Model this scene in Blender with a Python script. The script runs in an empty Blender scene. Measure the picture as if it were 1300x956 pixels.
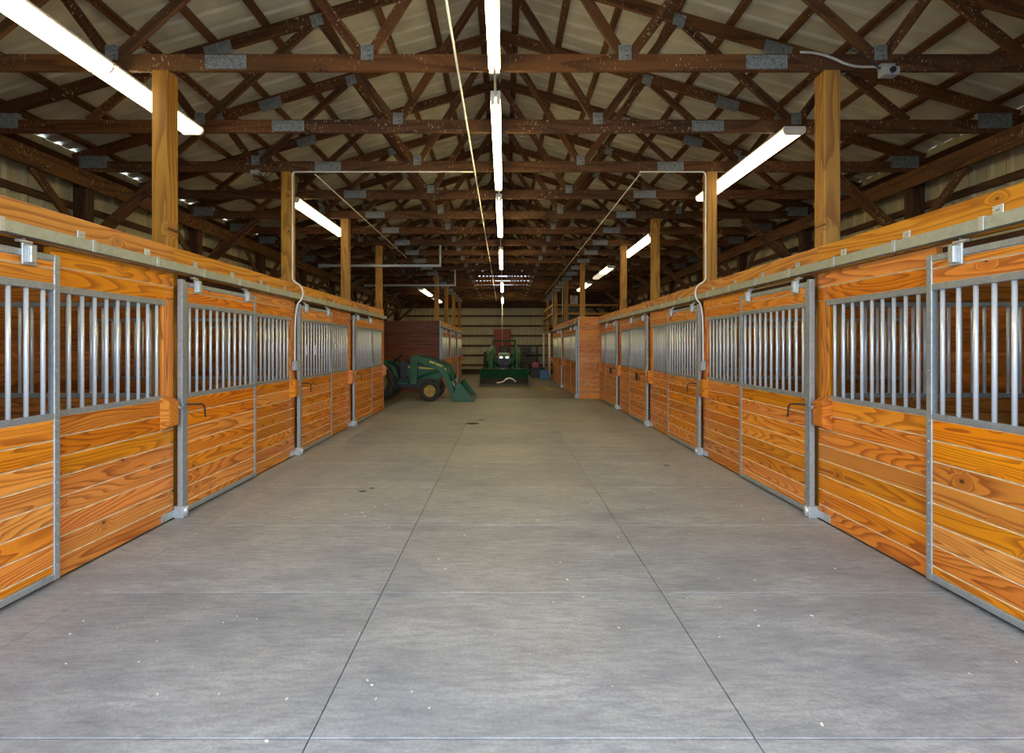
import bpy, math, random
from mathutils import Vector, Matrix

random.seed(7)
S = bpy.context.scene
COL = S.collection
PI = math.pi
EYE = 1.5            # camera height
F = 614.0            # focal length in pixels of the 1300 px wide frame
XC = -0.07           # ridge line of the barn

# ------------------------------------------------------------------ camera
cd = bpy.data.cameras.new('camera'); cam = bpy.data.objects.new('camera', cd); COL.objects.link(cam)
cam.location = (0, 0, EYE); cam.rotation_euler = (PI / 2, 0, 0)
cd.sensor_width = 36.0; cd.lens = 36.0 * F / 1300.0
cd.shift_x = 10.0 / 1300.0; cd.shift_y = -38.0 / 1300.0
cd.clip_start = 0.05; cd.clip_end = 400
S.camera = cam
# ------------------------------------------------------------------ sky, light, exposure
w = bpy.data.worlds.new('overcast_sky'); S.world = w; w.use_nodes = True
bgn = w.node_tree.nodes['Background']
bgn.inputs[0].default_value = (0.76, 0.88, 1.0, 1); bgn.inputs[1].default_value = 1.35
ld = bpy.data.lights.new('doorway_portal', 'AREA'); ld.shape = 'RECTANGLE'; ld.size = 5.5; ld.size_y = 3.75
ld.cycles.is_portal = True
lo = bpy.data.objects.new('doorway_portal', ld); COL.objects.link(lo)
lo.location = (XC, -0.78, 1.88); lo.rotation_euler = (PI / 2, 0, 0)
vs = S.view_settings
vs.view_transform = 'Standard'; vs.look = 'None'; vs.gamma = 1.0; vs.use_curve_mapping = False
vs.exposure = 2.6
TUBE_E, WRAP_E = 6.5, 1.6

# ------------------------------------------------------------------ materials
def new_mat(name):
    m = bpy.data.materials.new(name); m.use_nodes = True
    nt = m.node_tree; b = nt.nodes['Principled BSDF']
    return m, nt, b
def N(nt, t, **kw):
    n = nt.nodes.new(t)
    for k, v in kw.items():
        if k.startswith('i_'):
            key = k[2:]; key = int(key) if key.isdigit() else key
            n.inputs[key].default_value = v
        else: setattr(n, k, v)
    return n
def math_n(nt, op, a, b=None, c=None, clamp=False):
    n = nt.nodes.new('ShaderNodeMath'); n.operation = op; n.use_clamp = clamp
    for i, v in enumerate((a, b, c)):
        if v is None: continue
        if isinstance(v, (int, float)): n.inputs[i].default_value = v
        else: nt.links.new(v, n.inputs[i])
    return n.outputs[0]
def mixc(nt, fac, a, b, blend='MIX'):
    n = nt.nodes.new('ShaderNodeMix'); n.data_type = 'RGBA'; n.blend_type = blend
    for i, v in ((0, fac), (6, a), (7, b)):
        if isinstance(v, (int, float)): n.inputs[i].default_value = v
        elif isinstance(v, tuple): n.inputs[i].default_value = (*v, 1) if len(v) == 3 else v
        else: nt.links.new(v, n.inputs[i])
    return n.outputs[2]
def ramp(nt, fac, stops, interp='LINEAR'):
    n = nt.nodes.new('ShaderNodeValToRGB'); n.color_ramp.interpolation = interp
    e = n.color_ramp.elements
    while len(e) < len(stops): e.new(0.5)
    for i, (p, c) in enumerate(stops):
        e[i].position = p; e[i].color = (*c, 1) if isinstance(c, tuple) else (c, c, c, 1)
    nt.links.new(fac, n.inputs[0]); return n.outputs[0]

def wood(name, light, mid, dark, knot=(0.05, 0.015, 0.005), rings=13.0, rough=0.42, specks=0.0, knots=0.80, var=0.35, coat=0.0, hue=0.010):
    m, nt, b = new_mat(name); L = nt.links
    tc = N(nt, 'ShaderNodeTexCoord'); oi = N(nt, 'ShaderNodeObjectInfo')
    off = N(nt, 'ShaderNodeVectorMath', operation='SCALE'); off.inputs[0].default_value = (91.0, 47.0, 63.0)
    L.new(oi.outputs['Random'], off.inputs['Scale'])
    add = N(nt, 'ShaderNodeVectorMath', operation='ADD'); L.new(tc.outputs['Object'], add.inputs[0]); L.new(off.outputs[0], add.inputs[1])
    V = add.outputs[0]
    sx = N(nt, 'ShaderNodeSeparateXYZ'); L.new(V, sx.inputs[0])
    # knots
    cx = N(nt, 'ShaderNodeCombineXYZ'); L.new(sx.outputs[0], cx.inputs[0])
    L.new(math_n(nt, 'MULTIPLY', sx.outputs[2], 1.35), cx.inputs[1])
    vo = N(nt, 'ShaderNodeTexVoronoi', voronoi_dimensions='2D', feature='F1'); vo.inputs['Scale'].default_value = 4.2
    L.new(cx.outputs[0], vo.inputs['Vector'])
    sc = N(nt, 'ShaderNodeSeparateColor'); L.new(vo.outputs['Color'], sc.inputs[0])
    has = math_n(nt, 'GREATER_THAN', sc.outputs[0], knots)
    kd = vo.outputs['Distance']
    near = math_n(nt, 'MULTIPLY', has, math_n(nt, 'POWER', math_n(nt, 'SUBTRACT', 1.0, math_n(nt, 'MULTIPLY', kd, 2.6, clamp=True)), 2.0))
    size = math_n(nt, 'MULTIPLY_ADD', sc.outputs[1], 0.055, 0.03)
    core = math_n(nt, 'MULTIPLY', has, math_n(nt, 'SUBTRACT', 1.0, math_n(nt, 'SMOOTH_MIN', math_n(nt, 'POWER', math_n(nt, 'DIVIDE', kd, size), 3.0), 1.0, 0.3), clamp=True))
    # contour rings of a stretched noise field
    mp = N(nt, 'ShaderNodeMapping'); mp.inputs['Scale'].default_value = (0.42, 4.0, 4.0); L.new(V, mp.inputs['Vector'])
    nz = N(nt, 'ShaderNodeTexNoise'); nz.inputs['Scale'].default_value = 1.0; nz.inputs['Detail'].default_value = 2.0; nz.inputs['Roughness'].default_value = 0.36
    L.new(mp.outputs[0], nz.inputs['Vector'])
    fld = math_n(nt, 'MULTIPLY_ADD', near, 0.22, nz.outputs[0])
    saw = math_n(nt, 'FRACT', math_n(nt, 'MULTIPLY', fld, rings))
    ring = ramp(nt, saw, [(0.0, 0.0), (0.45, 0.08), (0.80, 0.85), (0.93, 1.0), (1.0, 0.0)])
    # fine fibres
    mp2 = N(nt, 'ShaderNodeMapping'); mp2.inputs['Scale'].default_value = (2.5, 90, 90); L.new(V, mp2.inputs['Vector'])
    nf = N(nt, 'ShaderNodeTexNoise'); nf.inputs['Scale'].default_value = 1.0; nf.inputs['Detail'].default_value = 3.0
    L.new(mp2.outputs[0], nf.inputs['Vector'])
    # broad stain blotches
    mp3 = N(nt, 'ShaderNodeMapping'); mp3.inputs['Scale'].default_value = (1.1, 5, 5); L.new(V, mp3.inputs['Vector'])
    nb = N(nt, 'ShaderNodeTexNoise'); nb.inputs['Scale'].default_value = 1.3; nb.inputs['Detail'].default_value = 3.0
    L.new(mp3.outputs[0], nb.inputs['Vector'])
    c = mixc(nt, math_n(nt, 'MULTIPLY_ADD', nb.outputs[0], 1.6, -0.3, clamp=True), light, mid)
    c = mixc(nt, math_n(nt, 'MULTIPLY', ring, math_n(nt, 'MULTIPLY_ADD', nb.outputs[0], 1.3, 0.28, clamp=True)), c, dark)
    c = mixc(nt, math_n(nt, 'MULTIPLY_ADD', nf.outputs[0], 0.9, -0.22, clamp=True), c, mixc(nt, 0.5, mid, dark))
    c = mixc(nt, math_n(nt, 'MULTIPLY', near, 0.55), c, dark)
    c = mixc(nt, core, c, knot)
    hs = N(nt, 'ShaderNodeHueSaturation')
    L.new(math_n(nt, 'MULTIPLY_ADD', oi.outputs['Random'], var, 1.0 - var / 2), hs.inputs['Value'])
    r2 = math_n(nt, 'FRACT', math_n(nt, 'MULTIPLY', oi.outputs['Random'], 37.7))
    L.new(math_n(nt, 'MULTIPLY_ADD', r2, hue, 0.5 - hue / 2), hs.inputs['Hue'])
    L.new(math_n(nt, 'MULTIPLY_ADD', math_n(nt, 'FRACT', math_n(nt, 'MULTIPLY', oi.outputs['Random'], 91.3)), 0.10, 0.98), hs.inputs['Saturation'])
    L.new(c, hs.inputs['Color']); c = hs.outputs[0]
    if specks > 0:
        mp4 = N(nt, 'ShaderNodeMapping'); mp4.inputs['Scale'].default_value = (1.0, 1.0, 0.42); L.new(V, mp4.inputs['Vector'])
        ns = N(nt, 'ShaderNodeTexNoise'); ns.inputs['Scale'].default_value = 62.0; ns.inputs['Detail'].default_value = 1.0
        L.new(mp4.outputs[0], ns.inputs['Vector'])
        nl = N(nt, 'ShaderNodeTexNoise'); nl.inputs['Scale'].default_value = 2.6; L.new(V, nl.inputs['Vector'])
        msk = math_n(nt, 'MULTIPLY', math_n(nt, 'MULTIPLY_ADD', ns.outputs[0], 14.0, -9.0, clamp=True), math_n(nt, 'MULTIPLY_ADD', nl.outputs[0], 5.0, -2.1, clamp=True))
        c = mixc(nt, math_n(nt, 'MULTIPLY', msk, specks), c, (0.62, 0.47, 0.30))
    L.new(c, b.inputs['Base Color'])
    L.new(math_n(nt, 'MULTIPLY_ADD', ring, 0.12, rough), b.inputs['Roughness'])
    b.inputs['Coat Weight'].default_value = coat; b.inputs['Coat Roughness'].default_value = 0.25
    bp = N(nt, 'ShaderNodeBump'); bp.inputs['Strength'].default_value = 0.12; bp.inputs['Distance'].default_value = 0.004
    L.new(math_n(nt, 'SUBTRACT', nf.outputs[0], math_n(nt, 'MULTIPLY', ring, 0.5)), bp.inputs['Height']); L.new(bp.outputs[0], b.inputs['Normal'])
    return m

def plain(name, col, rough=0.5, metal=0.0, noise=0.0, nscale=8.0, bump=0.0, coat=0.0):
    m, nt, b = new_mat(name); L = nt.links
    b.inputs['Roughness'].default_value = rough; b.inputs['Metallic'].default_value = metal
    b.inputs['Coat Weight'].default_value = coat
    tc = N(nt, 'ShaderNodeTexCoord'); nz = N(nt, 'ShaderNodeTexNoise'); nz.inputs['Scale'].default_value = nscale; nz.inputs['Detail'].default_value = 4
    L.new(tc.outputs['Object'], nz.inputs['Vector'])
    f = ramp(nt, nz.outputs[0], [(0.3, 1.0 - noise), (0.7, 1.0 + noise)])
    L.new(mixc(nt, 1.0, col, f, 'MULTIPLY'), b.inputs['Base Color'])
    if bump:
        bp = N(nt, 'ShaderNodeBump'); bp.inputs['Strength'].default_value = bump; bp.inputs['Distance'].default_value = 0.01
        L.new(nz.outputs[0], bp.inputs['Height']); L.new(bp.outputs[0], b.inputs['Normal'])
    return m

def galvanized(name, c1, c2, metal, rough, scale=55.0):
    m, nt, b = new_mat(name); L = nt.links
    tc = N(nt, 'ShaderNodeTexCoord')
    vo = N(nt, 'ShaderNodeTexVoronoi'); vo.inputs['Scale'].default_value = scale; L.new(tc.outputs['Object'], vo.inputs['Vector'])
    sc = N(nt, 'ShaderNodeSeparateColor'); L.new(vo.outputs['Color'], sc.inputs[0])
    nz = N(nt, 'ShaderNodeTexNoise'); nz.inputs['Scale'].default_value = 7.0; nz.inputs['Detail'].default_value = 4; L.new(tc.outputs['Object'], nz.inputs['Vector'])
    f = math_n(nt, 'MULTIPLY_ADD', sc.outputs[0], 0.5, math_n(nt, 'MULTIPLY', nz.outputs[0], 0.5), clamp=True)
    L.new(mixc(nt, f, c1, c2), b.inputs['Base Color'])
    b.inputs['Metallic'].default_value = metal
    L.new(math_n(nt, 'MULTIPLY_ADD', sc.outputs[1], 0.14, rough - 0.07), b.inputs['Roughness'])
    return m

def emis(name, col, strength):
    m, nt, b = new_mat(name)
    b.inputs['Base Color'].default_value = (0.8, 0.8, 0.8, 1)
    b.inputs['Emission Color'].default_value = (*col, 1); b.inputs['Emission Strength'].default_value = strength
    return m

def rubber_floor(name, c1, c2, c3, tan, bumpscale):
    m, nt, b = new_mat(name); L = nt.links
    tc = N(nt, 'ShaderNodeTexCoord'); g = N(nt, 'ShaderNodeNewGeometry'); oi = N(nt, 'ShaderNodeObjectInfo')
    P = g.outputs['Position']
    def noise(scale, det, vec, rg=0.55):
        n = N(nt, 'ShaderNodeTexNoise'); n.inputs['Scale'].default_value = scale; n.inputs['Detail'].default_value = det; n.inputs['Roughness'].default_value = rg
        L.new(vec, n.inputs['Vector']); return n.outputs[0]
    mp = N(nt, 'ShaderNodeMapping'); mp.inputs['Rotation'].default_value = (0, 0, 0.5); mp.inputs['Scale'].default_value = (1, 2.6, 1); L.new(P, mp.inputs['Vector'])
    a = noise(1.7, 6, mp.outputs[0], 0.62); d = noise(0.55, 4, P); e = noise(26, 3, P)
    c = mixc(nt, ramp(nt, a, [(0.30, 0.0), (0.70, 1.0)]), c1, c2)
    c = mixc(nt, ramp(nt, d, [(0.42, 0.0), (0.68, 0.75)]), c, tan)
    mpf = N(nt, 'ShaderNodeMapping'); mpf.inputs['Rotation'].default_value = (0, 0, -0.35); mpf.inputs['Scale'].default_value = (1, 5.0, 1); L.new(P, mpf.inputs['Vector'])
    sf = noise(6.5, 6, mpf.outputs[0], 0.72); ff = noise(60, 3, P, 0.7)
    c = mixc(nt, ramp(nt, sf, [(0.30, 0.75), (0.56, 0.0)]), c, c3)
    c = mixc(nt, ramp(nt, ff, [(0.35, 0.35), (0.60, 0.0)]), c, c3)
    c = mixc(nt, ramp(nt, sf, [(0.60, 0.0), (0.78, 0.5)]), c, tan)
    sp = noise(75, 1, P)
    c = mixc(nt, ramp(nt, sp, [(0.73, 0.0), (0.77, 0.7)]), c, (0.5, 0.48, 0.44))
    hs = N(nt, 'ShaderNodeHueSaturation'); L.new(math_n(nt, 'MULTIPLY_ADD', oi.outputs['Random'], 0.12, 0.94), hs.inputs['Value']); L.new(c, hs.inputs['Color'])
    L.new(hs.outputs[0], b.inputs['Base Color'])
    L.new(math_n(nt, 'MULTIPLY_ADD', a, 0.3, 0.42), b.inputs['Roughness'])
    vo = N(nt, 'ShaderNodeTexVoronoi'); vo.inputs['Scale'].default_value = bumpscale; L.new(P, vo.inputs['Vector'])
    bp = N(nt, 'ShaderNodeBump'); bp.inputs['Strength'].default_value = 0.35; bp.inputs['Distance'].default_value = 0.004
    L.new(math_n(nt, 'MULTIPLY_ADD', e, 1.5, math_n(nt, 'MULTIPLY', vo.outputs['Distance'], 0.5)), bp.inputs['Height']); L.new(bp.outputs[0], b.inputs['Normal'])
    return m

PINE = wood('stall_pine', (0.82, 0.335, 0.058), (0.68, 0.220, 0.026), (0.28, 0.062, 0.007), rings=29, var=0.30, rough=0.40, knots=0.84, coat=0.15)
BEAMW = wood('header_pine', (0.74, 0.335, 0.050), (0.62, 0.240, 0.028), (0.32, 0.090, 0.010), rings=14, rough=0.42, knots=0.86, var=0.15, specks=0.25)
POSTW = wood('post_pine', (0.50, 0.268, 0.058), (0.40, 0.195, 0.038), (0.22, 0.088, 0.017), rings=12, rough=0.55, knots=0.85, var=0.2)
TRUSSW = wood('truss_lumber', (0.150, 0.062, 0.020), (0.105, 0.040, 0.012), (0.045, 0.016, 0.005), knot=(0.03, 0.01, 0.004), rings=8, rough=0.65, specks=0.85, knots=0.88, var=0.5)
DARKW = wood('old_lumber', (0.090, 0.038, 0.013), (0.062, 0.025, 0.009), (0.03, 0.012, 0.005), knot=(0.02, 0.008, 0.004), rings=8, rough=0.7, knots=0.88, var=0.45)
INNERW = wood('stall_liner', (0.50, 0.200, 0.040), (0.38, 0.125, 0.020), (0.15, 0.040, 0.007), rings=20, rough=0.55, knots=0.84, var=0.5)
SHADEW = wood('shaded_end_wall_pine', (0.24, 0.062, 0.018), (0.18, 0.044, 0.012), (0.09, 0.020, 0.006), rings=12, rough=0.5, knots=0.86, var=0.25)  # pine with the dimness at the left end wall painted into its colour
JOINT = plain('board_joint', (0.72, 0.56, 0.36), 0.7, noise=0.2, nscale=20)  # pale chamfers; light caught along the joints is painted into the colour
GALV = galvanized('galvanized_steel', (0.27, 0.30, 0.33), (0.42, 0.46, 0.49), 0.5, 0.42)
TRACKM = galvanized('track_steel', (0.30, 0.335, 0.30), (0.42, 0.46, 0.41), 0.35, 0.45, 30)
BARM = plain('bar_steel', (0.66, 0.70, 0.76), 0.30, 0.30, 0.06, 6)
PLATEM = galvanized('truss_plate_steel', (0.05, 0.065, 0.08), (0.46, 0.51, 0.56), 0.4, 0.5, 75)
CONDUIT = plain('conduit_steel', (0.62, 0.63, 0.60), 0.4, 0.4, 0.1)
CASTM = galvanized('zinc_casting', (0.40, 0.43, 0.45), (0.58, 0.61, 0.63), 0.55, 0.36, 80)
ROOFM = plain('roof_sheet', (0.50, 0.485, 0.405), 0.55, 0.0, 0.2, 2.5)
WALLM = plain('wall_sheet', (0.44, 0.395, 0.250), 0.5, 0.0, 0.10, 2.0)
BLACK = plain('black_iron', (0.025, 0.025, 0.027), 0.5, 0.3, 0.2)
DARKGREY = plain('dark_grey', (0.06, 0.06, 0.065), 0.6, 0, 0.2)
TYRE = plain('tyre_rubber', (0.030, 0.026, 0.022), 0.8, 0, 0.35, 12, 0.2)
GREEN = plain('tractor_green', (0.006, 0.085, 0.028), 0.5, 0, 0.15, 6, 0, 0.08)
YELLOW = plain('tractor_yellow', (0.72, 0.50, 0.03), 0.4, 0, 0.12)
DIRTY_Y = plain('wheel_yellow', (0.42, 0.27, 0.06), 0.55, 0, 0.25)
BUCKET = plain('worn_bucket_steel', (0.12, 0.085, 0.06), 0.5, 0.4, 0.3)
WHITE = plain('white_plastic', (0.78, 0.77, 0.73), 0.4, 0, 0.05)
ENAMEL = plain('lamp_enamel', (0.80, 0.78, 0.72), 0.35, 0, 0.05)
BOXGREY = plain('outlet_grey', (0.38, 0.40, 0.42), 0.5, 0.1, 0.1)
BLUE = plain('blue_plastic', (0.03, 0.14, 0.36), 0.4, 0, 0.1)
REDP = plain('red_plastic', (0.42, 0.02, 0.02), 0.4, 0, 0.1)
DULLRED = plain('faded_red_paint', (0.26, 0.035, 0.02), 0.55, 0, 0.25)
STRAW = plain('straw', (0.45, 0.32, 0.12), 0.8, 0, 0.3)
CHIP = plain('pale_chip', (0.72, 0.68, 0.58), 0.7, 0, 0.2)
TUBE = emis('fluorescent_tube', (1.0, 0.78, 0.30), TUBE_E)
LENS = emis('lamp_diffuser', (1.0, 0.80, 0.42), WRAP_E)
LENS_DIM = emis('lamp_diffuser_unlit', (1.0, 0.85, 0.6), 0.12)
HEADL = plain('lamp_glass', (0.9, 0.9, 0.92), 0.1, 0.0, 0.0, coat=1.0)
HEADL.node_tree.nodes['Principled BSDF'].inputs['Emission Color'].default_value = (1, 1, 1, 1)
HEADL.node_tree.nodes['Principled BSDF'].inputs['Emission Strength'].default_value = 0.5
MAT = rubber_floor('rubber_mat', (0.212, 0.226, 0.262), (0.405, 0.416, 0.455), (0.155, 0.165, 0.19), (0.43, 0.41, 0.395), 85)
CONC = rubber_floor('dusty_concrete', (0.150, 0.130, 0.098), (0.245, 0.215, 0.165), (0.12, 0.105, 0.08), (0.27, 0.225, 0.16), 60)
GRAVEL = plain('yard_gravel', (0.20, 0.195, 0.18), 0.9, 0, 0.25, 3, 0.3)

m_, nt_, b_ = new_mat('frosted_panel')
tr_ = N(nt_, 'ShaderNodeBsdfTranslucent'); tr_.inputs[0].default_value = (.85, .88, .9, 1)
df_ = N(nt_, 'ShaderNodeBsdfDiffuse'); df_.inputs[0].default_value = (.5, .5, .5, 1)
mx_ = N(nt_, 'ShaderNodeMixShader'); mx_.inputs[0].default_value = .2
nt_.links.new(tr_.outputs[0], mx_.inputs[1]); nt_.links.new(df_.outputs[0], mx_.inputs[2]); nt_.links.new(mx_.outputs[0], nt_.nodes['Material Output'].inputs[0])
FROST = m_
# ------------------------------------------------------------------ helpers
W = {}
CACHE = {}
def link(name, data, M, parent=None):
    o = bpy.data.objects.new(name, data); COL.objects.link(o)
    if parent is not None:
        o.parent = parent; o.matrix_basis = W[parent].inverted() @ M
    else: o.matrix_basis = M
    W[o] = M
    return o
def tag(o, label, cat, group=None):
    o['label'] = label; o['category'] = cat
    if group: o['group'] = group
    return o
def thing(name, label, cat, loc, group=None, rz=0.0):
    return tag(link(name, None, Matrix.Translation(loc) @ Matrix.Rotation(rz, 4, 'Z')), label, cat, group)
def struct(o): o['kind'] = 'structure'; return o
def mesh(name, verts, faces, mats, fm=None, smooth=False):
    me = bpy.data.meshes.new(name); me.from_pydata(verts, [], faces)
    for m in (mats if isinstance(mats, (list, tuple)) else [mats]): me.materials.append(m)
    if fm: me.polygons.foreach_set('material_index', fm)
    if smooth: me.polygons.foreach_set('use_smooth', [True] * len(me.polygons))
    me.update(); return me
def board_mesh(L, Wd, T, ch, mat, joint=None):
    """length on X, thickness on Y, width on Z; long edges chamfered"""
    key = ('b', round(L, 4), round(Wd, 4), round(T, 4), ch, mat.name, joint.name if joint else '')
    if key in CACHE: return CACHE[key]
    l, h, t = L / 2, Wd / 2, T / 2
    if ch > 0:
        c = min(ch, h * 0.45, t * 0.45)
        pr = [(-t, -h + c), (-t, h - c), (-t + c, h), (t - c, h), (t, h - c), (t, -h + c), (t - c, -h), (-t + c, -h)]
    else: pr = [(-t, -h), (-t, h), (t, h), (t, -h)]
    n = len(pr)
    v = [(-l, y, z) for y, z in pr] + [(l, y, z) for y, z in pr]
    f = [tuple(reversed(range(n))), tuple(range(n, 2 * n))]; fm = [0, 0]
    for i in range(n):
        j = (i + 1) % n
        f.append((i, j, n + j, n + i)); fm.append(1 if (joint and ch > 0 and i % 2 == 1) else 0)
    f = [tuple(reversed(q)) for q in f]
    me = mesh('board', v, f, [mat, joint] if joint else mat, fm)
    CACHE[key] = me; return me
def stick(name, parent, a, b, wdt, thk, wdir, mat, ch=0.003, joint=None):
    """timber from a to b; wdir = direction of its width"""
    a, b = Vector(a), Vector(b); ex = (b - a); L = ex.length; ex.normalize()
    ez = Vector(wdir); ez = (ez - ex * ez.dot(ex)).normalized(); ey = ez.cross(ex)
    M = Matrix((ex, ey, ez)).transposed().to_4x4(); M.translation = (a + b) / 2
    return link(name, board_mesh(L, wdt, thk, ch, mat, joint), M, parent)
AX = [Vector((1, 0, 0)), Vector((0, 1, 0)), Vector((0, 0, 1))]
def box(name, parent, x0, x1, y0, y1, z0, z1, mat, ch=0.003, joint=None):
    lo_, hi = Vector((min(x0, x1), min(y0, y1), min(z0, z1))), Vector((max(x0, x1), max(y0, y1), max(z0, z1)))
    d = hi - lo_; c = (lo_ + hi) / 2
    o = sorted(range(3), key=lambda i: -d[i]); il, iw, it = o
    ex = AX[il]; a = c - ex * d[il] / 2; b = c + ex * d[il] / 2
    return stick(name, parent, a, b, d[iw], d[it], AX[iw], mat, ch, joint)
def rod_mesh(L, r, mat, n=10):
    key = ('r', round(L, 4), round(r, 4), mat.name, n)
    if key in CACHE: return CACHE[key]
    v = [(sx * L / 2, r * math.cos(2 * PI * i / n), r * math.sin(2 * PI * i / n)) for sx in (-1, 1) for i in range(n)]
    f = [(i, (i + 1) % n, n + (i + 1) % n, n + i) for i in range(n)] + [tuple(reversed(range(n))), tuple(range(n, 2 * n))]
    f = [tuple(reversed(q)) for q in f]
    me = mesh('rod', v, f, mat)
    for p in me.polygons: p.use_smooth = len(p.vertices) == 4
    me.update(); CACHE[key] = me; return me
def rod(name, parent, a, b, r, mat, n=10):
    a, b = Vector(a), Vector(b); ex = b - a; L = ex.length; ex.normalize()
    up = Vector((0, 0, 1)) if abs(ex.z) < 0.9 else Vector((1, 0, 0))
    ey = up.cross(ex).normalized(); ez = ex.cross(ey)
    M = Matrix((ex, ey, ez)).transposed().to_4x4(); M.translation = (a + b) / 2
    return link(name, rod_mesh(L, r, mat, n), M, parent)
def tube(name, parent, pts, r, mat, n=8, smooth_iter=2):
    P = [Vector(p) for p in pts]
    for _ in range(smooth_iter):
        Q = [P[0]]
        for i in range(len(P) - 1):
            Q += [P[i] * 0.75 + P[i + 1] * 0.25, P[i] * 0.25 + P[i + 1] * 0.75]
        Q.append(P[-1]); P = Q
    base = P[0].copy(); v = []; f = []; nrm = None
    for i, p in enumerate(P):
        t = (P[min(i + 1, len(P) - 1)] - P[max(i - 1, 0)]).normalized()
        if nrm is None:
            nrm = t.orthogonal().normalized()
        nrm = (nrm - t * nrm.dot(t)).normalized(); bn = t.cross(nrm)
        for k in range(n):
            a = 2 * PI * k / n; q = p + nrm * (r * math.cos(a)) + bn * (r * math.sin(a)) - base
            v.append(tuple(q))
    for i in range(len(P) - 1):
        for k in range(n):
            a, b = i * n + k, i * n + (k + 1) % n
            f.append((a, b, b + n, a + n))
    f.append(tuple(reversed(range(n)))); f.append(tuple(range((len(P) - 1) * n, len(P) * n)))
    me = mesh(name, v, f, mat, smooth=True)
    return link(name, me, Matrix.Translation(base), parent)
def prism(name, parent, poly, axis, c0, c1, mat, M=None, bevel=0.0):
    """poly of (u,v) extruded along axis ('x': u=y v=z, 'y': u=x v=z) from c0 to c1, in the parent's frame"""
    n = len(poly)
    def pt(u, v, c): return (c, u, v) if axis == 'x' else ((u, c, v) if axis == 'y' else (u, v, c))
    v = [pt(u, w_, c0) for u, w_ in poly] + [pt(u, w_, c1) for u, w_ in poly]
    f = [tuple(range(n)), tuple(reversed(range(n, 2 * n)))] + [(i, n + i, n + (i + 1) % n, (i + 1) % n) for i in range(n)]
    import bmesh
    bm = bmesh.new(); vv = [bm.verts.new(p) for p in v]
    for q in f: bm.faces.new([vv[i] for i in q])
    bmesh.ops.recalc_face_normals(bm, faces=bm.faces)
    if bevel: bmesh.ops.bevel(bm, geom=list(bm.edges), offset=bevel, segments=2, affect='EDGES', clamp_overlap=True)
    me = bpy.data.meshes.new(name); bm.to_mesh(me); bm.free(); me.materials.append(mat)
    base = W[parent] if parent is not None else Matrix.Identity(4)
    return link(name, me, base @ (M or Matrix.Identity(4)), parent)
def lathe(name, parent, prof, mat, M, n=28, caps=True):
    """profile (r, x) spun round local X"""
    v = [(x, r * math.cos(2 * PI * k / n), r * math.sin(2 * PI * k / n)) for r, x in prof for k in range(n)]
    f = []; m = len(prof)
    for i in range(m - 1):
        for k in range(n):
            f.append((i * n + k, i * n + (k + 1) % n, (i + 1) * n + (k + 1) % n, (i + 1) * n + k))
    if caps and prof[0][0] > 1e-6: f.append(tuple(range(n)))
    if caps and prof[-1][0] > 1e-6: f.append(tuple(reversed(range((m - 1) * n, m * n))))
    me = mesh(name, v, f, mat, smooth=True)
    return link(name, me, M, parent)
ORD = ['first', 'second', 'third', 'fourth', 'fifth', 'sixth', 'seventh', 'eighth', 'ninth', 'tenth', 'eleventh', 'twelfth', 'thirteenth', 'fourteenth', 'fifteenth',
       'sixteenth', 'seventeenth', 'eighteenth', 'nineteenth', 'twentieth', 'twenty-first', 'twenty-second', 'twenty-third', 'twenty-fourth', 'twenty-fifth', 'twenty-sixth']
SIDE = {-1: 'left', 1: 'right'}

# ------------------------------------------------------------------ dimensions
Y0, Y1 = -0.75, 27.0          # front and back walls
BAY = 2.44
TY0, TSP = 4.21, 1.22         # a truss every half bay
CH0, CH1 = 3.91, 4.055        # bottom chord
HS, PITCH = 5.75, 0.2917      # half span, roof slope
WALLQ = 5.93                  # side wall, from the ridge line
def roof_z(q): return CH1 + PITCH * (HS - abs(q)) + 0.15   # top edge of the top chords
QF = {-1: 2.93 + XC, 1: 2.79 - XC}  # post faces measured from XC: left -2.93, right 2.79
def X(s, q): return XC + s * q

# ------------------------------------------------------------------ floor, yard
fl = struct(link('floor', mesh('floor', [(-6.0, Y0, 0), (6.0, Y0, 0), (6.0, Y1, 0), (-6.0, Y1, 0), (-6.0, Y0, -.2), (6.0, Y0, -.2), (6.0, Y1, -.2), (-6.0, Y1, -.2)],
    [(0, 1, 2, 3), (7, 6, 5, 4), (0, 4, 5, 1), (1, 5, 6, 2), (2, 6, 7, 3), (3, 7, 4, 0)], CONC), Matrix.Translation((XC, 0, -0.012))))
xs = [-2.875, -2.5, -0.745, 0.96, 2.735]
ys = [Y0, 0.75, 1.85, 2.95, 4.06] ; 
while ys[-1] < 13.4: ys.append(ys[-1] + 1.10)
for i in range(len(xs) - 1):
    for j in range(len(ys) - 1):
        box('rubber_mat', fl, xs[i] + .003, xs[i + 1] - .003, ys[j] + .003, ys[j + 1] - .003, -0.0115, 0.0, MAT, 0.002)
yard = link('ground', mesh('yard', [(-40, -60, 0), (40, -60, 0), (40, Y0, 0), (-40, Y0, 0)], [(0, 1, 2, 3)], GRAVEL), Matrix.Translation((0, 0, -0.03)))
yard['kind'] = 'structure'

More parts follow.
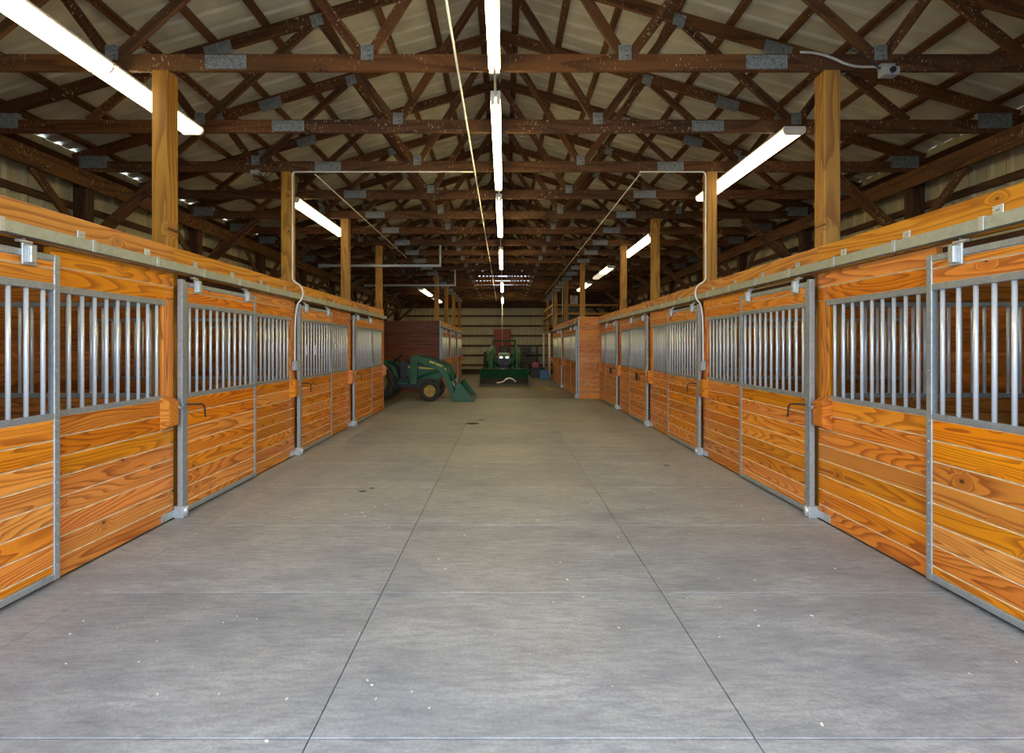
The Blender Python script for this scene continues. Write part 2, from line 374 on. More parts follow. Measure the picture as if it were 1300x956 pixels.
# ------------------------------------------------------------------ ribbed sheets
def sheet_mesh(width, length, mat, rib=0.019, nr=4):
    """ribs run on Z (0..length), width on X, ribs bulge to -Y (inside)"""
    key = ('s', round(width, 4), round(length, 4), mat.name)
    if key in CACHE: return CACHE[key]
    prof = []
    for k in range(nr):
        x0 = width * k / nr; p = width / nr
        prof += [(x0, 0), (x0 + p * .58, 0), (x0 + p * .70, rib), (x0 + p * .88, rib)]
    prof.append((width, 0))
    n = len(prof); v = [(x, y, z) for z in (0, length) for x, y in prof]
    f = [(i, i + 1, n + i + 1, n + i) for i in range(n - 1)]
    me = mesh('sheet', v, f, mat); CACHE[key] = me; return me
PW = 0.9135
# ceiling = roof
ridge_z = roof_z(0) + 0.064
ce = struct(link('ceiling', mesh('ridge_cap', [(-.25, Y0 - .3, -.25 * PITCH + .03), (0, Y0 - .3, .03), (.25, Y0 - .3, -.25 * PITCH + .03), (-.25, Y1 + .3, -.25 * PITCH + .03), (0, Y1 + .3, .03), (.25, Y1 + .3, -.25 * PITCH + .03)],
     [(0, 1, 4, 3), (1, 2, 5, 4)], ROOFM), Matrix.Translation((XC, 0, ridge_z))))
sl = math.hypot(1, PITCH); RL = (WALLQ + 0.3) * sl
for s in (-1, 1):
    d = Vector((s / sl, 0, -PITCH / sl)); e = Vector((0, 1, 0)); nrm = e.cross(d)
    y = Y0 - 0.25
    while y < Y1 + 0.1:
        M = Matrix((e, nrm, d)).transposed().to_4x4(); M.translation = (XC, y, ridge_z)
        link('roof_sheet', sheet_mesh(PW + .003, RL, ROOFM), M, ce); y += PW
    for k in range(10):
        q = 0.22 + 0.61 * k * 0.985
        if q > WALLQ: break
        zt = roof_z(q) + 0.021
        o = stick('purlin', ce, (X(s, q), Y0 - .1, zt), (X(s, q), Y1 + .1, zt), 0.088, 0.04, d, TRUSSW, 0.002)
# side walls
def side_wall(s):
    q = WALLQ; H = roof_z(q) + 0.064 - 0.001
    wl = struct(link('wall_' + SIDE[s], board_mesh(Y1 - Y0, 0.3, 0.05, 0.003, DARKW), Matrix.Translation((X(s, q - .03), (Y0 + Y1) / 2, 0.10)) @ Matrix.Rotation(PI / 2, 4, 'Z')))
    y = Y0
    while y < Y1 - 0.01:
        wd = min(PW, Y1 - y)
        M = Matrix((Vector((0, 1, 0)), Vector((-s, 0, 0)), Vector((0, 0, 1)))).transposed().to_4x4(); M.translation = (X(s, q), y, 0)
        link('siding_sheet', sheet_mesh(wd + .003, H, WALLM), M, wl); y += PW
    for z in (0.75, 1.4, 2.05, 2.72, 3.40, 4.0):
        box('girt', wl, X(s, q - .023), X(s, q - .065), Y0, Y1, z, z + .09, DARKW)
    # pine liner inside the stalls
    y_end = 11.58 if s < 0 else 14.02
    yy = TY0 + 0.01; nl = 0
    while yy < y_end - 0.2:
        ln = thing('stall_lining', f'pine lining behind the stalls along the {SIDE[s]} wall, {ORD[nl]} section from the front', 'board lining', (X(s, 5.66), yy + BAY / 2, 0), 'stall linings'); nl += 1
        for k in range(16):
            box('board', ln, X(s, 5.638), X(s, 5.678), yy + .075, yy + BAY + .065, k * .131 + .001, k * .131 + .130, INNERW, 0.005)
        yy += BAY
    return wl
WALL = {s: side_wall(s) for s in (-1, 1)}
# back wall and slotted gable
wb = struct(link('wall_back', board_mesh(11.8, 0.3, 0.05, 0.003, DARKW), Matrix.Translation((XC, Y1 - .05, 0.10))))
ZB = 3.66
x = -WALLQ
while x < WALLQ - 0.01:
    wd = min(PW, WALLQ - x)
    M = Matrix((Vector((1, 0, 0)), Vector((0, -1, 0)), Vector((0, 0, 1)))).transposed().to_4x4(); M.translation = (XC + x, Y1, 0)
    link('siding_sheet', sheet_mesh(wd + .003, ZB, WALLM), M, wb); x += PW
for z in (0.42, 0.96, 1.50, 2.05, 2.60, 3.15):
    box('girt', wb, XC - 5.6, XC + 5.6, Y1 - .025, Y1 - .07, z, z + .10, DARKW)
box('header', wb, XC - 5.85, XC + 5.85, Y1 - .12, Y1 + .02, ZB - .02, ZB + .30, DARKW)
zl = ZB + .28
def qroof(z): return max(0.01, min(WALLQ, HS + (CH1 + .20 - z) / PITCH))
WZ0, WZ1, WH = 4.46, 5.46, 1.50
for a, b, h0, h1 in ((zl, WZ0, 0, 0), (WZ1, roof_z(0) + .05, 0, 0)):
    prism('gable_board', wb, [(-qroof(a), a - .10), (qroof(a), a - .10), (qroof(b), b - .10), (-qroof(b), b - .10)], 'y', 0.03, 0.06, DARKW)
for s in (-1, 1):
    for x0, z0, z1 in ((WH, 4.70, WZ1), (2.75, WZ0, 4.70)):
        pts = [(s * x0, z0 - .10), (s * qroof(z0), z0 - .10), (s * max(qroof(z1), x0 + .001), z1 - .10), (s * x0, z1 - .10)]
        prism('gable_board', wb, pts, 'y', 0.03, 0.06, DARKW)
win = struct(link('window_1', board_mesh(5.6, 0.05, 0.05, 0.003, DARKW), Matrix.Translation((XC, Y1 - .06, WZ0))))
for s in (-1, 1):
    box('mullion', win, X(s, WH) - .025, X(s, WH) + .025, Y1 - .085, Y1 - .035, WZ0 + .025, WZ1, DARKW)
    for j in range(3): box('pane', win, X(s, WH * j / 3), X(s, WH * (j + 1) / 3), Y1 - .012, Y1 - .006, WZ0, WZ1, FROST, 0)
    for j in range(3): box('pane', win, X(s, WH + 1.25 * j / 3), X(s, WH + 1.25 * (j + 1) / 3), Y1 - .012, Y1 - .006, WZ0, 4.70, FROST, 0)
# front wall with the open doorway behind the camera
wf = struct(link('wall_front', board_mesh(5.7, 0.35, 0.14, 0.004, DARKW), Matrix.Translation((XC, Y0, 3.93))))
DHW = 2.82
for s in (-1, 1):
    box('jamb', wf, X(s, DHW), X(s, DHW + .16), Y0 - .07, Y0 + .07, 0, 3.76, DARKW)
    prism('siding_panel', wf, [(s * (DHW + .16), -3.93), (s * WALLQ, -3.93), (s * WALLQ, roof_z(WALLQ) + .05 - 3.93), (s * (DHW + .16), roof_z(DHW + .16) + .08 - 3.93)], 'y', -.02, .02, WALLM)
prism('gable_panel', wf, [(-DHW - .16, .17), (DHW + .16, .17), (DHW + .16, roof_z(DHW + .16) + .08 - 3.93), (0, roof_z(0) + .08 - 3.93), (-DHW - .16, roof_z(DHW + .16) + .08 - 3.93)], 'y', -.02, .02, WALLM)

# ------------------------------------------------------------------ roof trusses
BN = [1.125, 3.355, 4.62]; TN = [0.04, 2.04, 3.86]
def tz(q): return CH1 + PITCH * (HS - q)
def build_truss(y, i):
    t = thing('roof_truss', f'dark timber roof truss spanning the barn, {ORD[i]} visible from the camera', 'roof truss', (XC, y, CH0), 'roof trusses')
    up = (0, 0, 1)
    zc = (CH0 + CH1) / 2
    for s in (-1, 1):
        # bottom chord halves butt at an off-centre splice
        a = 2.36 if s > 0 else -2.36
        if s < 0: stick('bottom_chord', t, (X(1, -HS - .1), y, zc), (X(1, -2.362), y, zc), CH1 - CH0, .04, up, TRUSSW)
        else:
            stick('bottom_chord', t, (X(1, 2.362), y, zc), (X(1, HS + .1), y, zc), CH1 - CH0, .04, up, TRUSSW)
            stick('bottom_chord', t, (X(1, -2.36), y, zc), (X(1, 2.36), y, zc), CH1 - CH0, .04, up, TRUSSW)
        off = 0.07
        stick('top_chord', t, (X(s, HS + .12), y, tz(HS + .12) + off), (X(s, 0.01), y, tz(0.01) + off), .14, .04, up, TRUSSW)
        def web(qb, qt, wd=.088):
            stick('web', t, (X(s, qb), y, CH1 - .01), (X(s, qt), y, tz(qt) + .02), wd, .037, up, TRUSSW)
        web(BN[0] - .02, TN[0]); web(BN[0] + .05, TN[1] - .03); web(BN[1] - .05, TN[1] + .05); web(BN[1] + .04, TN[2] - .03); web(BN[2], TN[2] + .06)
        for q in BN[:2]: box('gusset_plate', t, X(s, q - .055), X(s, q + .055), y - .024, y + .024, CH1 - .055, CH1 + .075, PLATEM, 0)
        box('splice_plate', t, X(s, 2.18), X(s, 2.54), y - .024, y + .024, CH0 + .012, CH1 - .012, PLATEM, 0)
        for q, l in ((TN[1], .13), (3.15, .30), (TN[2], .13)):
            stick('gusset_plate', t, (X(s, q - l / 2), y, tz(q - l / 2) + .035), (X(s, q + l / 2), y, tz(q + l / 2) + .035), .13, .048, up, PLATEM, 0)
        box('heel_plate', t, X(s, HS - .35), X(s, HS + .03), y - .024, y + .024, CH0 + .05, CH1 + .07, PLATEM, 0)
    return t
k = 0; i = 0
while TY0 + TSP * k + 0.03 < Y1 - 0.3:
    build_truss(TY0 + TSP * k + 0.03, i); k += 1; i += 1

# ------------------------------------------------------------------ side posts, eave beams, braces
for s in (-1, 1):
    t = thing('eave_beam', f'long dark timber eave beam under the trusses along the {SIDE[s]} wall', 'beam', (X(s, 5.66), Y0, 3.68), 'eave beams')
    yy = Y0 + .05
    while yy < Y1 - .3:
        box('plank', t, X(s, 5.64), X(s, 5.68), yy + .002, min(yy + 4.88, Y1 - .1) - .002, 3.68, 3.908, TRUSSW); yy += 4.88
    for j, kk in enumerate(range(1, 10)):
        y = TY0 + BAY * kk
        if y > Y1 - .5: break
        p = tag(box('side_post', None, X(s, 5.685), X(s, 5.86), y, y + .14, 0, 3.905, DARKW), f'dark timber wall post on the {SIDE[s]} side wall, {ORD[j]} from the front', 'post', 'side wall posts')
        stick_ = stick('knee_brace', None, (X(s, 4.55), y - .022, CH0 - .02), (X(s, 5.80), y - .022, 2.78), .13, .04, (0, 0, 1), TRUSSW)
        tag(stick_, f'diagonal timber brace from truss down to {ORD[j]} post of the {SIDE[s]} wall', 'brace', 'truss knee braces')
        for e, wd in ((-1, 'near'), (1, 'far')):
            b_ = stick('wall_brace', None, (X(s, 5.70), y + .07 + e * .82, 3.70), (X(s, 5.70), y + .07 + e * .08, 2.98), .11, .035, (0, 0, 1), TRUSSW)
            b_.location.x += -s * 0.04 * 0 
            tag(b_, f'short diagonal brace under the eave beam, {wd} side of {ORD[j]} {SIDE[s]} wall post', 'brace', 'eave beam braces')

# ------------------------------------------------------------------ aisle posts
def post(s, q, y, n, z1=CH0):
    o = box('timber_post', None, X(s, q), X(s, q + .14), y, y + .14, 0, z1 - .002, POSTW, 0.006)
    tag(o, f'yellowish square timber post on the {SIDE[s]} side of the aisle, {ORD[n]} from the front', 'post', 'aisle posts')
for s in (-1, 1):
    n = 0
    for kk in range(0, 4):
        if TY0 + BAY * kk > 11.8: break
        if kk >= 0: post(s, QF[s], TY0 + BAY * kk, kk)
        else: post(s, QF[s], TY0 + BAY * kk, 8)
R2 = {1: (2.20 - XC, [13.95, 17.6, 21.3, 24.9]), -1: (2.20 + XC, [16.2, 18.9, 21.7, 24.6])}
for s in (-1, 1):
    for j, y in enumerate(R2[s][1]): post(s, R2[s][0], y, 4 + j)

# ------------------------------------------------------------------ stall fronts
PB = 0.131
ZS, ZT = 8 * PB, 1.862          # sill of the grille, head of the grille
def bars(parent, x, y0, y1, z0, z1, n, r=0.0125):
    for i in range(n):
        y = y0 + (y1 - y0) * (i + .5) / n
        rod('bar', parent, (x, y, z0), (x, y, z1), r, BARM, 10)
def hanger(parent, s, xd, xt, y):
    """strap plate bolted to the door top with a bolt up to the trolley in the track"""
    pl = box('hanger', parent, xd, xd - s * .012, y - .045, y + .045, 1.985, 2.108, CASTM, 0.002)
    xb = xd - s * .006
    box('lug', pl, xb - s * .004, xb - s * .030, y - .018, y + .018, 2.0, 2.095, CASTM, 0.004)
    rod('bolt', pl, (xt, y, 2.085), (xt, y, 2.146), .009, CASTM, 8)
    box('adjuster', pl, xt - .012, xt + .012, y - .042, y + .042, 2.116, 2.132, CASTM, 0.002)
    box('strap', pl, xd - s * .004, xt, y - .012, y + .012, 2.098, 2.108, CASTM, 0.002)
def stall_door(s, q, y0, wd, idx, row, tags=False, plate=False):
    """door hung in front of the siding; q = post face; y0 = latch edge"""
    xo, xi = X(s, q - .105), X(s, q - .062)      # front and back of the frame
    y1 = y0 + wd
    t = thing('stall_door', f'sliding pine stall door with steel frame and bars, {row}, {ORD[idx]} from the camera', 'stall door', (X(s, q - .085), (y0 + y1) / 2, 0.02), 'sliding stall doors')
    fw = .042
    for ya, yb in ((y0, y0 + fw), (y1 - fw, y1)):
        st = box('stile', t, xo, xi, ya, yb, .03, 2.075, GALV, .004)
        if y0 < 9:
            for z in [0.12 + .13 * i_ for i_ in range(8)] + [1.35, 1.97]:
                rod('rivet', st, (xo + s * .002, (ya + yb) / 2, z), (xo - s * .0035, (ya + yb) / 2, z), .0065, CASTM, 6)
    box('bottom_rail', t, xo, xi, y0 + fw, y1 - fw, .03, .072, GALV, .004)
    box('top_rail', t, xo, xi, y0 + fw, y1 - fw, 2.035, 2.075, GALV, .004)
    box('sill_rail', t, xo, xi, y0 + fw, y1 - fw, ZS - .005, ZS + .033, GALV, .004)
    box('head_rail', t, xo, xi, y0 + fw, y1 - fw, ZT - .01, ZT + .03, GALV, .004)
    bo, bi = X(s, q - .098), X(s, q - .066)
    zz = .072; ztop = ZS - .005; first = ztop - 7 * PB
    for k in range(8):
        za = zz if k == 0 else first + (k - 1) * PB
        zb = first + k * PB
        if k == 0: zb = first
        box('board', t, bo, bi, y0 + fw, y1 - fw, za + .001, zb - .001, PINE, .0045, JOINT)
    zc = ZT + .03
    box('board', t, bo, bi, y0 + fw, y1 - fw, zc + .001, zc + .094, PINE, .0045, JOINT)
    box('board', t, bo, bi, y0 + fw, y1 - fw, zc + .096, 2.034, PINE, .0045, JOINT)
    n = int(round((wd - 2 * fw) / .104))
    xb = X(s, q - .083)
    bars(t, xb, y0 + fw, y1 - fw, ZS + .03, ZT, n)
    xt = X(s, q - .080)
    for yh in (y0 + .17, y1 - .21): hanger(t, s, xo, xt, yh)
    # drop latch of bent black rod
    tube('latch_handle', t, [(xo - s * .005, y0 + .02, .985), (xo - s * .075, y0 + .05, .985), (xo - s * .075, y0 + .16, .975), (xo - s * .078, y0 + .165, .86), (xo - s * .06, y0 + .21, .855)], .0075, BLACK, 7, 2)
    if plate: box('black_plate', t, bo - s * .001, bo - s * .012, y0 + wd * .45, y0 + wd * .58, .82, .97, BLACK, .003)
    if tags:
        for i_ in (1, 4):
            y = y0 + fw + (wd - 2 * fw) * (i_ + .5) / n
            box('tag', t, xb - s * .014, xb - s * .020, y - .02, y + .02, 1.38, 1.52, WHITE, .001)
    return t
def stall_panel(s, q, y0, y1, idx, row, first_z=0.0):
    """fixed front between two doors; the far end carries the jamb and the latch block"""
    xo, xi = X(s, q - .042), X(s, q - .002)
    t = thing('fixed_stall_panel', f'fixed pine stall front with vertical steel bars, {row}, {ORD[idx]} from the camera', 'stall front', (X(s, q - .02), (y0 + y1) / 2, 0), 'fixed stall fronts')
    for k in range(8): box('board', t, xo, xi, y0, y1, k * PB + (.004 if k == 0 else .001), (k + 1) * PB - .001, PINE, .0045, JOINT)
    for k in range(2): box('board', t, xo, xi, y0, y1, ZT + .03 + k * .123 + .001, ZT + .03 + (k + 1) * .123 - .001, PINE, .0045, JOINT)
    jw = .13
    box('jamb', t, xo, xi, y1 - jw, y1, ZS + .001, ZT + .029, PINE, .004)
    box('sill_rail', t, xo - s * .006, xi, y0, y1 - jw, ZS, ZS + .036, GALV, .003)
    box('head_rail', t, xo - s * .006, xi, y0, y1 - jw + .02, ZT - .012, ZT + .029, GALV, .003)
    n = int(round((y1 - jw - y0) / .104))
    bars(t, X(s, q - .024), y0, y1 - jw, ZS + .03, ZT, n)
    # wooden latch block with chamfered ends
    yb0, yb1 = y1 - .175, y1 - .055
    M = Matrix.Translation(-W[t].translation)
    prism('latch_block', t, [(xo, .79), (xo - s * .085, .83), (xo - s * .085, 1.035), (xo, 1.075)] if s > 0 else [(xo, 1.075), (xo - s * .085, 1.035), (xo - s * .085, .83), (xo, .79)], 'y', yb0, yb1, PINE, M, .005)
    for j in range(5):
        a = (xo - s * .088, yb1 - .01 + j * .012, .99 - .02 * math.sin(j * .8)); b = (xo - s * .088, yb1 + .012 + j * .012, .985 - .03 * math.sin(j * .8 + .6))
        rod('chain_link', t, a, b, .006, CASTM, 6)
    return t
def latch_post(s, q, y, idx, row):
    xo, xi, xw = X(s, q - .115), X(s, q - .072), X(s, q - .044)
    t = thing('latch_post', f'galvanized steel latch post beside the stall door, {row}, {ORD[idx]} from the camera', 'steel post', (X(s, q - .085), y, 0), 'steel latch posts')
    box('channel', t, xo, xi, y - .052, y - .004, .06, 2.09, GALV, .004)
    fo = box('foot', t, xo - s * .012, xw, y - .062, y - .001, .002, .105, CASTM, .008)
    box('flange', fo, xw - s * .008, xw, y - .21, y - .062, .012, .075, CASTM, .003)
    rod('roller', fo, (xo - s * .016, y - .028, .01), (xo - s * .016, y - .028, .10), .022, CASTM, 10)
    return t
def header(s, q, y0, y1, row):
    t = thing('header_beam', f'thick orange pine header beam above the stalls, {row}', 'beam', (X(s, q - .02), y0, 2.12), 'stall header beams')
    yy = y0
    while yy < y1 - .05:
        box('plank', t, X(s, q - .045), X(s, q - .001), yy + .001, min(yy + 4.88, y1) - .001, 2.143, 2.37, BEAMW, .006); yy += 4.88
    tr = thing('door_track', f'galvanized sliding door track along the stalls, {row}', 'door track', (X(s, q - .08), y0, 2.15), 'sliding door tracks')
    xa, xb = X(s, q - .052), X(s, q - .118)
    # hollow rail with an open slot below
    pr = [(0, .07), (0, 0), (.022, 0), (.022, .004), (.004, .004), (.004, .066), (.062, .066), (.062, .004), (.044, .004), (.044, 0), (.066, 0), (.066, .07)]
    M = Matrix.Translation(-W[tr].translation)
    prism('rail', tr, [(xa - s * u, 2.152 + v) for u, v in pr], 'y', y0, y1, TRACKM, M)
    yy = y0 + .28
    while yy < y1:
        b = box('bracket', tr, X(s, q - .047), X(s, q - .056), yy - .03, yy + .03, 2.20, 2.285, CASTM, .002)
        box('strap', b, xa + s * .001, xb - s * .005, yy + .012, yy + .042, 2.2225, 2.229, CASTM, .002)
        box('clip', b, xb - s * .0005, xb - s * .006, yy + .012, yy + .042, 2.148, 2.229, CASTM, .002)
        rod('bolt', b, (X(s, q - .055), yy, 2.265), (X(s, q - .066), yy, 2.265), .009, CASTM, 6)
        yy += .61
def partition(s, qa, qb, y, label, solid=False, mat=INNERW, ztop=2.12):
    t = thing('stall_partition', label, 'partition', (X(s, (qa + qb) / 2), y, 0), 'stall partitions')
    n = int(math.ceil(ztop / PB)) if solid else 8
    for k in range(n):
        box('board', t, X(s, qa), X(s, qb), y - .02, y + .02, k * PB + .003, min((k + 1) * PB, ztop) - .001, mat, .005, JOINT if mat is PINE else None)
    if not solid:
        box('sill_rail', t, X(s, qa), X(s, qb), y - .022, y + .022, ZS, ZS + .04, GALV)
        box('head_rail', t, X(s, qa), X(s, qb), y - .022, y + .022, ZT - .01, ZT + .03, GALV)
        nb = int((qb - qa) / .104)
        for i in range(nb):
            xx = X(s, qa + (qb - qa) * (i + .5) / nb)
            rod('bar', t, (xx, y, ZS + .035), (xx, y, ZT - .005), .0125, BARM, 8)
        for k in range(2): box('board', t, X(s, qa), X(s, qb), y - .02, y + .02, ZT + .031 + k * PB, ZT + .029 + (k + 1) * PB, mat, .005)
    return t

for s in (-1, 1):
    q = QF[s]; nb = 3 if s < 0 else 4; ROW = f'{SIDE[s]} front row'
    ylat = TY0 + .07                                   # latch side of the first full door
    yend = ylat + BAY * nb if s < 0 else 13.86
    header(s, q, Y0 + .1, yend, ROW)
    for k in range(-1, nb):
        y = ylat + BAY * k
        pidx = k + 1
        stall_door(s, q, y, 1.24, pidx, ROW, tags=(s < 0 and k == 1), plate=(s > 0 and k >= 2))
        lp_ = latch_post(s, q, y, max(k, 0), ROW)
        if k < 0: lp_['label'] = f'galvanized steel latch post nearest the open doorway, {ROW}'
        stall_panel(s, q, y + 1.235, (ylat + BAY * (k + 1) - .055) if k < nb - 1 else yend - .02, pidx, ROW)
        partition(s, q + .145, 5.635, TY0 + .07 + BAY * k, f'pine partition with steel bars between stalls, {ROW}, ' + (f'{ORD[k]} from the camera' if k >= 0 else 'nearest the open doorway'))
    stall_panel(s, q, Y0 + .12, ylat - BAY - .055, nb + 1, ROW)['label'] = f'fixed pine stall front next to the open doorway, {ROW}'
    if s < 0: partition(s, q + .145, 5.635, yend + .02, f'solid end partition closing the {ROW}', True, INNERW, 2.14)
    tag(box('end_trim', None, X(s, q - .046), X(s, q), yend - .018, yend + .0, .01, 2.14, GALV), f'thin steel edge trim at the far end of the {ROW}', 'trim')

# ---- second rows, standing further into the aisle
for s in (-1, 1):
    q = R2[s][0]; ys2 = R2[s][1]; ROW = f'{SIDE[s]} back row'
    ya = ys2[0] - .0; yb = ys2[-1] + (.0 if s < 0 else -3.5)
    if s > 0: yb = ys2[2] + .1
    header(s, q, ya, yb, ROW)
    latches = [y for y in ys2 if y < yb - .6]
    for j, y in enumerate(latches):
        yn = latches[j + 1] if j + 1 < len(latches) else yb
        stall_door(s, q, y + .16, 1.24, j, ROW)
        latch_post(s, q, y + .16, j, ROW)
        stall_panel(s, q, y + 1.395, yn + .10, j, ROW)
    # end wall that faces the camera
    t = partition(s, q - .04, 5.635, ya - .05, f'solid board end wall of the {ROW} facing the camera', True, PINE if s > 0 else SHADEW, 2.36)
    tag(box('corner_trim', None, X(s, q - .046), X(s, q - .085), ya - .075, ya - .03, .005, 2.36, GALV), f'galvanized corner trim of the {ROW} end wall', 'trim')
    partition(s, q + .145, 5.635, yb + .03, f'far end wall of the {ROW}', True, INNERW, 2.14)

# ------------------------------------------------------------------ lights
HT = 2.2 + EYE
def strip_light(y0, y1, i):
    t = thing('strip_light', f'lit bare-tube strip light over the aisle centre, {ORD[i]} from the camera', 'ceiling light', (XC - .007, (y0 + y1) / 2, HT), 'bare-tube strip lights')
    xc = XC - .007
    box('housing', t, xc - .045, xc + .045, y0, y1, HT + .028, HT + .085, ENAMEL, .006)
    for dx in (-.026, .026):
        rod('tube', t, (xc + dx, y0 + .035, HT), (xc + dx, y1 - .035, HT), .019, TUBE, 12)
    for y in (y0 + .012, y1 - .012):
        for dx in (-.026, .026):
            box('socket', t, xc + dx - .016, xc + dx + .016, y - .012, y + .012, HT - .03, HT + .03, WHITE, .003)
    for y in (y0 + .3, y1 - .3):
        rod('hanger_rod', t, (xc, y, HT + .085), (xc, y, CH0 + .05), .006, CONDUIT, 6)
strips = [(1.42, 3.86), (4.32, 6.75), (7.22, 9.65), (11.07, 13.7), (16.8, 19.4), (21.8, 24.4)]
for i, (a, b) in enumerate(strips): strip_light(a, b, i)
for i in range(len(strips) - 1):
    a, b = strips[i][1], strips[i + 1][0]
    o = rod('light_conduit', None, (XC - .007, a + .002, HT + .055), (XC - .007, b - .002, HT + .055), .011, CONDUIT, 8)
    tag(o, f'thin conduit joining the {ORD[i]} and {ORD[i + 1]} strip lights', 'conduit', 'light conduits')
def wrap_light(s, q, y0, y1, i, dim=()):
    z = 3.835; xc = X(s, q); n = 8
    t = thing('wrap_light', f'wide wraparound fluorescent light above the {SIDE[s]} stalls, {ORD[i]} from the camera', 'ceiling light', (xc, (y0 + y1) / 2, z), 'wraparound lights')
    box('housing', t, xc - .115, xc + .115, y0, y1, z + .045, z + .066, ENAMEL, .003)
    def prof(hw, h, top): return [(xc - hw, top), (xc + hw, top)] + [(xc + hw * c_, top - h * s_) for c_, s_ in ((1, .45), (.90, .8), (.72, 1), (-.72, 1), (-.90, .8), (-1, .45))]
    M = Matrix.Translation(-W[t].translation); ym = (y0 + y1) / 2
    for j, (a, b) in enumerate(((y0 + .025, ym - .008), (ym + .008, y1 - .025))):
        prism('diffuser', t, prof(.108, .062, z + .044), 'y', a, b, LENS_DIM if j in dim else LENS, M)
    for a, b in ((y0, y0 + .024), (y1 - .024, y1)):
        prism('end_cap', t, prof(.120, .072, z + .05), 'y', a, b, ENAMEL, M)
    prism('joint_band', t, prof(.111, .065, z + .046), 'y', ym - .008, ym + .008, ENAMEL, M)
    for y in (y0 + .15, y1 - .15): box('mount', t, xc - .03, xc + .03, y - .02, y + .02, z + .067, z + .074, CONDUIT, 0)
QL = {-1: 3.41 + XC, 1: 3.17 - XC}
for i, (a, b) in enumerate([(2.87, 5.30), (7.76, 10.18), (19.8, 22.3), (23.3, 25.7)]): wrap_light(-1, QL[-1], a, b, i, (0,) if i == 3 else ())
for i, (a, b) in enumerate([(5.27, 7.72), (10.2, 12.6), (14.3, 16.7), (17.9, 20.3)]): wrap_light(1, QL[1], a, b, i, (1,) if i == 2 else ())

# ------------------------------------------------------------------ conduits, cables, devices
ZU = CH0 - .012
def T2(d, up): return TY0 + BAY * d
tag(rod('cable_run', None, (-.40, 1.0, ZU - .01), (-.40, 25.5, ZU - .01), .010, WHITE, 8), 'straight white cable run under the trusses left of the strip lights', 'cable')
tag(rod('conduit', None, (-2.62, 6.70, ZU - .01), (-2.62, 13.0, ZU - .01), .010, CONDUIT, 8), 'thin conduit running lengthwise under the trusses by the left posts', 'conduit')
tag(rod('conduit', None, (1.88, 6.70, ZU - .01), (1.88, 22.0, ZU - .01), .010, CONDUIT, 8), 'thin conduit running lengthwise under the trusses right of the aisle', 'conduit')
yp = TY0 + BAY - .012
tag(tube('conduit', None, [(-.42, yp, ZU), (-2.80, yp, ZU), (-2.905, yp, ZU), (-2.905, yp, ZU - .12), (-2.905, yp, 2.50), (-2.905, yp, 2.40), (-2.77, yp, 2.33), (-2.76, yp, 2.16), (-2.855, yp - .03, 2.06), (-2.860, yp - .03, 1.30)], .011, WHITE, 8, 2), 'white conduit along the third visible truss and down the second left post', 'conduit')
tag(tube('conduit', None, [(1.86, yp, ZU), (2.66, yp, ZU), (2.765, yp, ZU), (2.765, yp, ZU - .12), (2.765, yp, 2.50), (2.765, yp, 2.40), (2.63, yp, 2.33), (2.62, yp, 2.16), (2.715, yp - .03, 2.06), (2.720, yp - .03, 1.30)], .011, WHITE, 8, 2), 'white conduit down the second right post and over the door track', 'conduit')
for xx, sd, s in ((-2.855, 'left', -1), (2.715, 'right', 1)):
    o = thing('outlet_box', f'grey outlet box at the foot of the white conduit on the {sd} stalls', 'outlet box', (xx, yp - .03, 1.17), 'outlet boxes')
    box('body', o, xx - .03, xx + .03, yp - .065, yp + .005, 1.18, 1.30, BOXGREY, .006)
    box('cover', o, xx - s * .03, xx - s * .037, yp - .07, yp + .01, 1.175, 1.305, BOXGREY, .004)
# camera / sensor on the first truss, right
yt = TY0 - .01
cx = (1123 - 640) / F * yt
o = thing('security_camera', 'small grey security camera under the first visible truss on the right', 'camera', (cx, yt - .06, CH0 - .01))
box('mount', o, cx - .05, cx + .07, yt - .03, yt + .02, CH0 - .012, CH0 + .035, BOXGREY, .004)
hd = box('head', o, cx - .075, cx + .045, yt - .11, yt - .02, CH0 - .10, CH0 - .03, BOXGREY, .012)
rod('lens', hd, (cx - .02, yt - .125, CH0 - .07), (cx - .02, yt - .105, CH0 - .07), .025, BLACK, 12)
rod('arm', o, (cx, yt - .02, CH0 - .05), (cx, yt - .01, CH0 + .005), .012, BOXGREY, 8)
tag(tube('conduit', None, [(cx - .06, yt - .015, CH0 + .01), (cx - .30, yt - .015, CH0 + .01), (cx - .48, yt - .012, CH0 + .10), (cx - .62, yt - .012, CH0 + .135), (cx - .74, yt - .012, CH0 + .14)], .011, CONDUIT, 8, 2), 'bent grey conduit on the first visible truss leading to the security camera', 'conduit')
tag(tube('cable', None, [(cx - .04, yt - .03, CH0 - .03), (cx - .22, yt - .03, CH0 + .1), (cx - .33, yt - .03, CH0 + .17)], .006, BLACK, 6, 2), 'loose black cable looped over the truss by the security camera', 'cable')
yt3 = TY0 + BAY - .01; cx3 = (326 - 640) / F * yt3
o = thing('junction_box', 'small junction box with dangling wires under the third visible truss on the left', 'junction box', (cx3, yt3, CH0 - .02))
box('body', o, cx3 - .06, cx3 + .05, yt3 - .06, yt3, CH0 - .06, CH0 - .004, BOXGREY, .005)
tube('wire', o, [(cx3 + .05, yt3 - .03, CH0 - .03), (cx3 + .12, yt3 - .03, CH0 - .12), (cx3 + .22, yt3 - .03, CH0 - .05), (cx3 + .30, yt3 - .03, CH0 + .08)], .006, BLACK, 6, 2)
tube('wire', o, [(cx3 - .02, yt3 - .05, CH0 - .05), (cx3 + .0, yt3 - .06, CH0 - .16), (cx3 + .1, yt3 - .05, CH0 - .14), (cx3 + .16, yt3 - .03, CH0 - .02)], .006, BLACK, 6, 2)
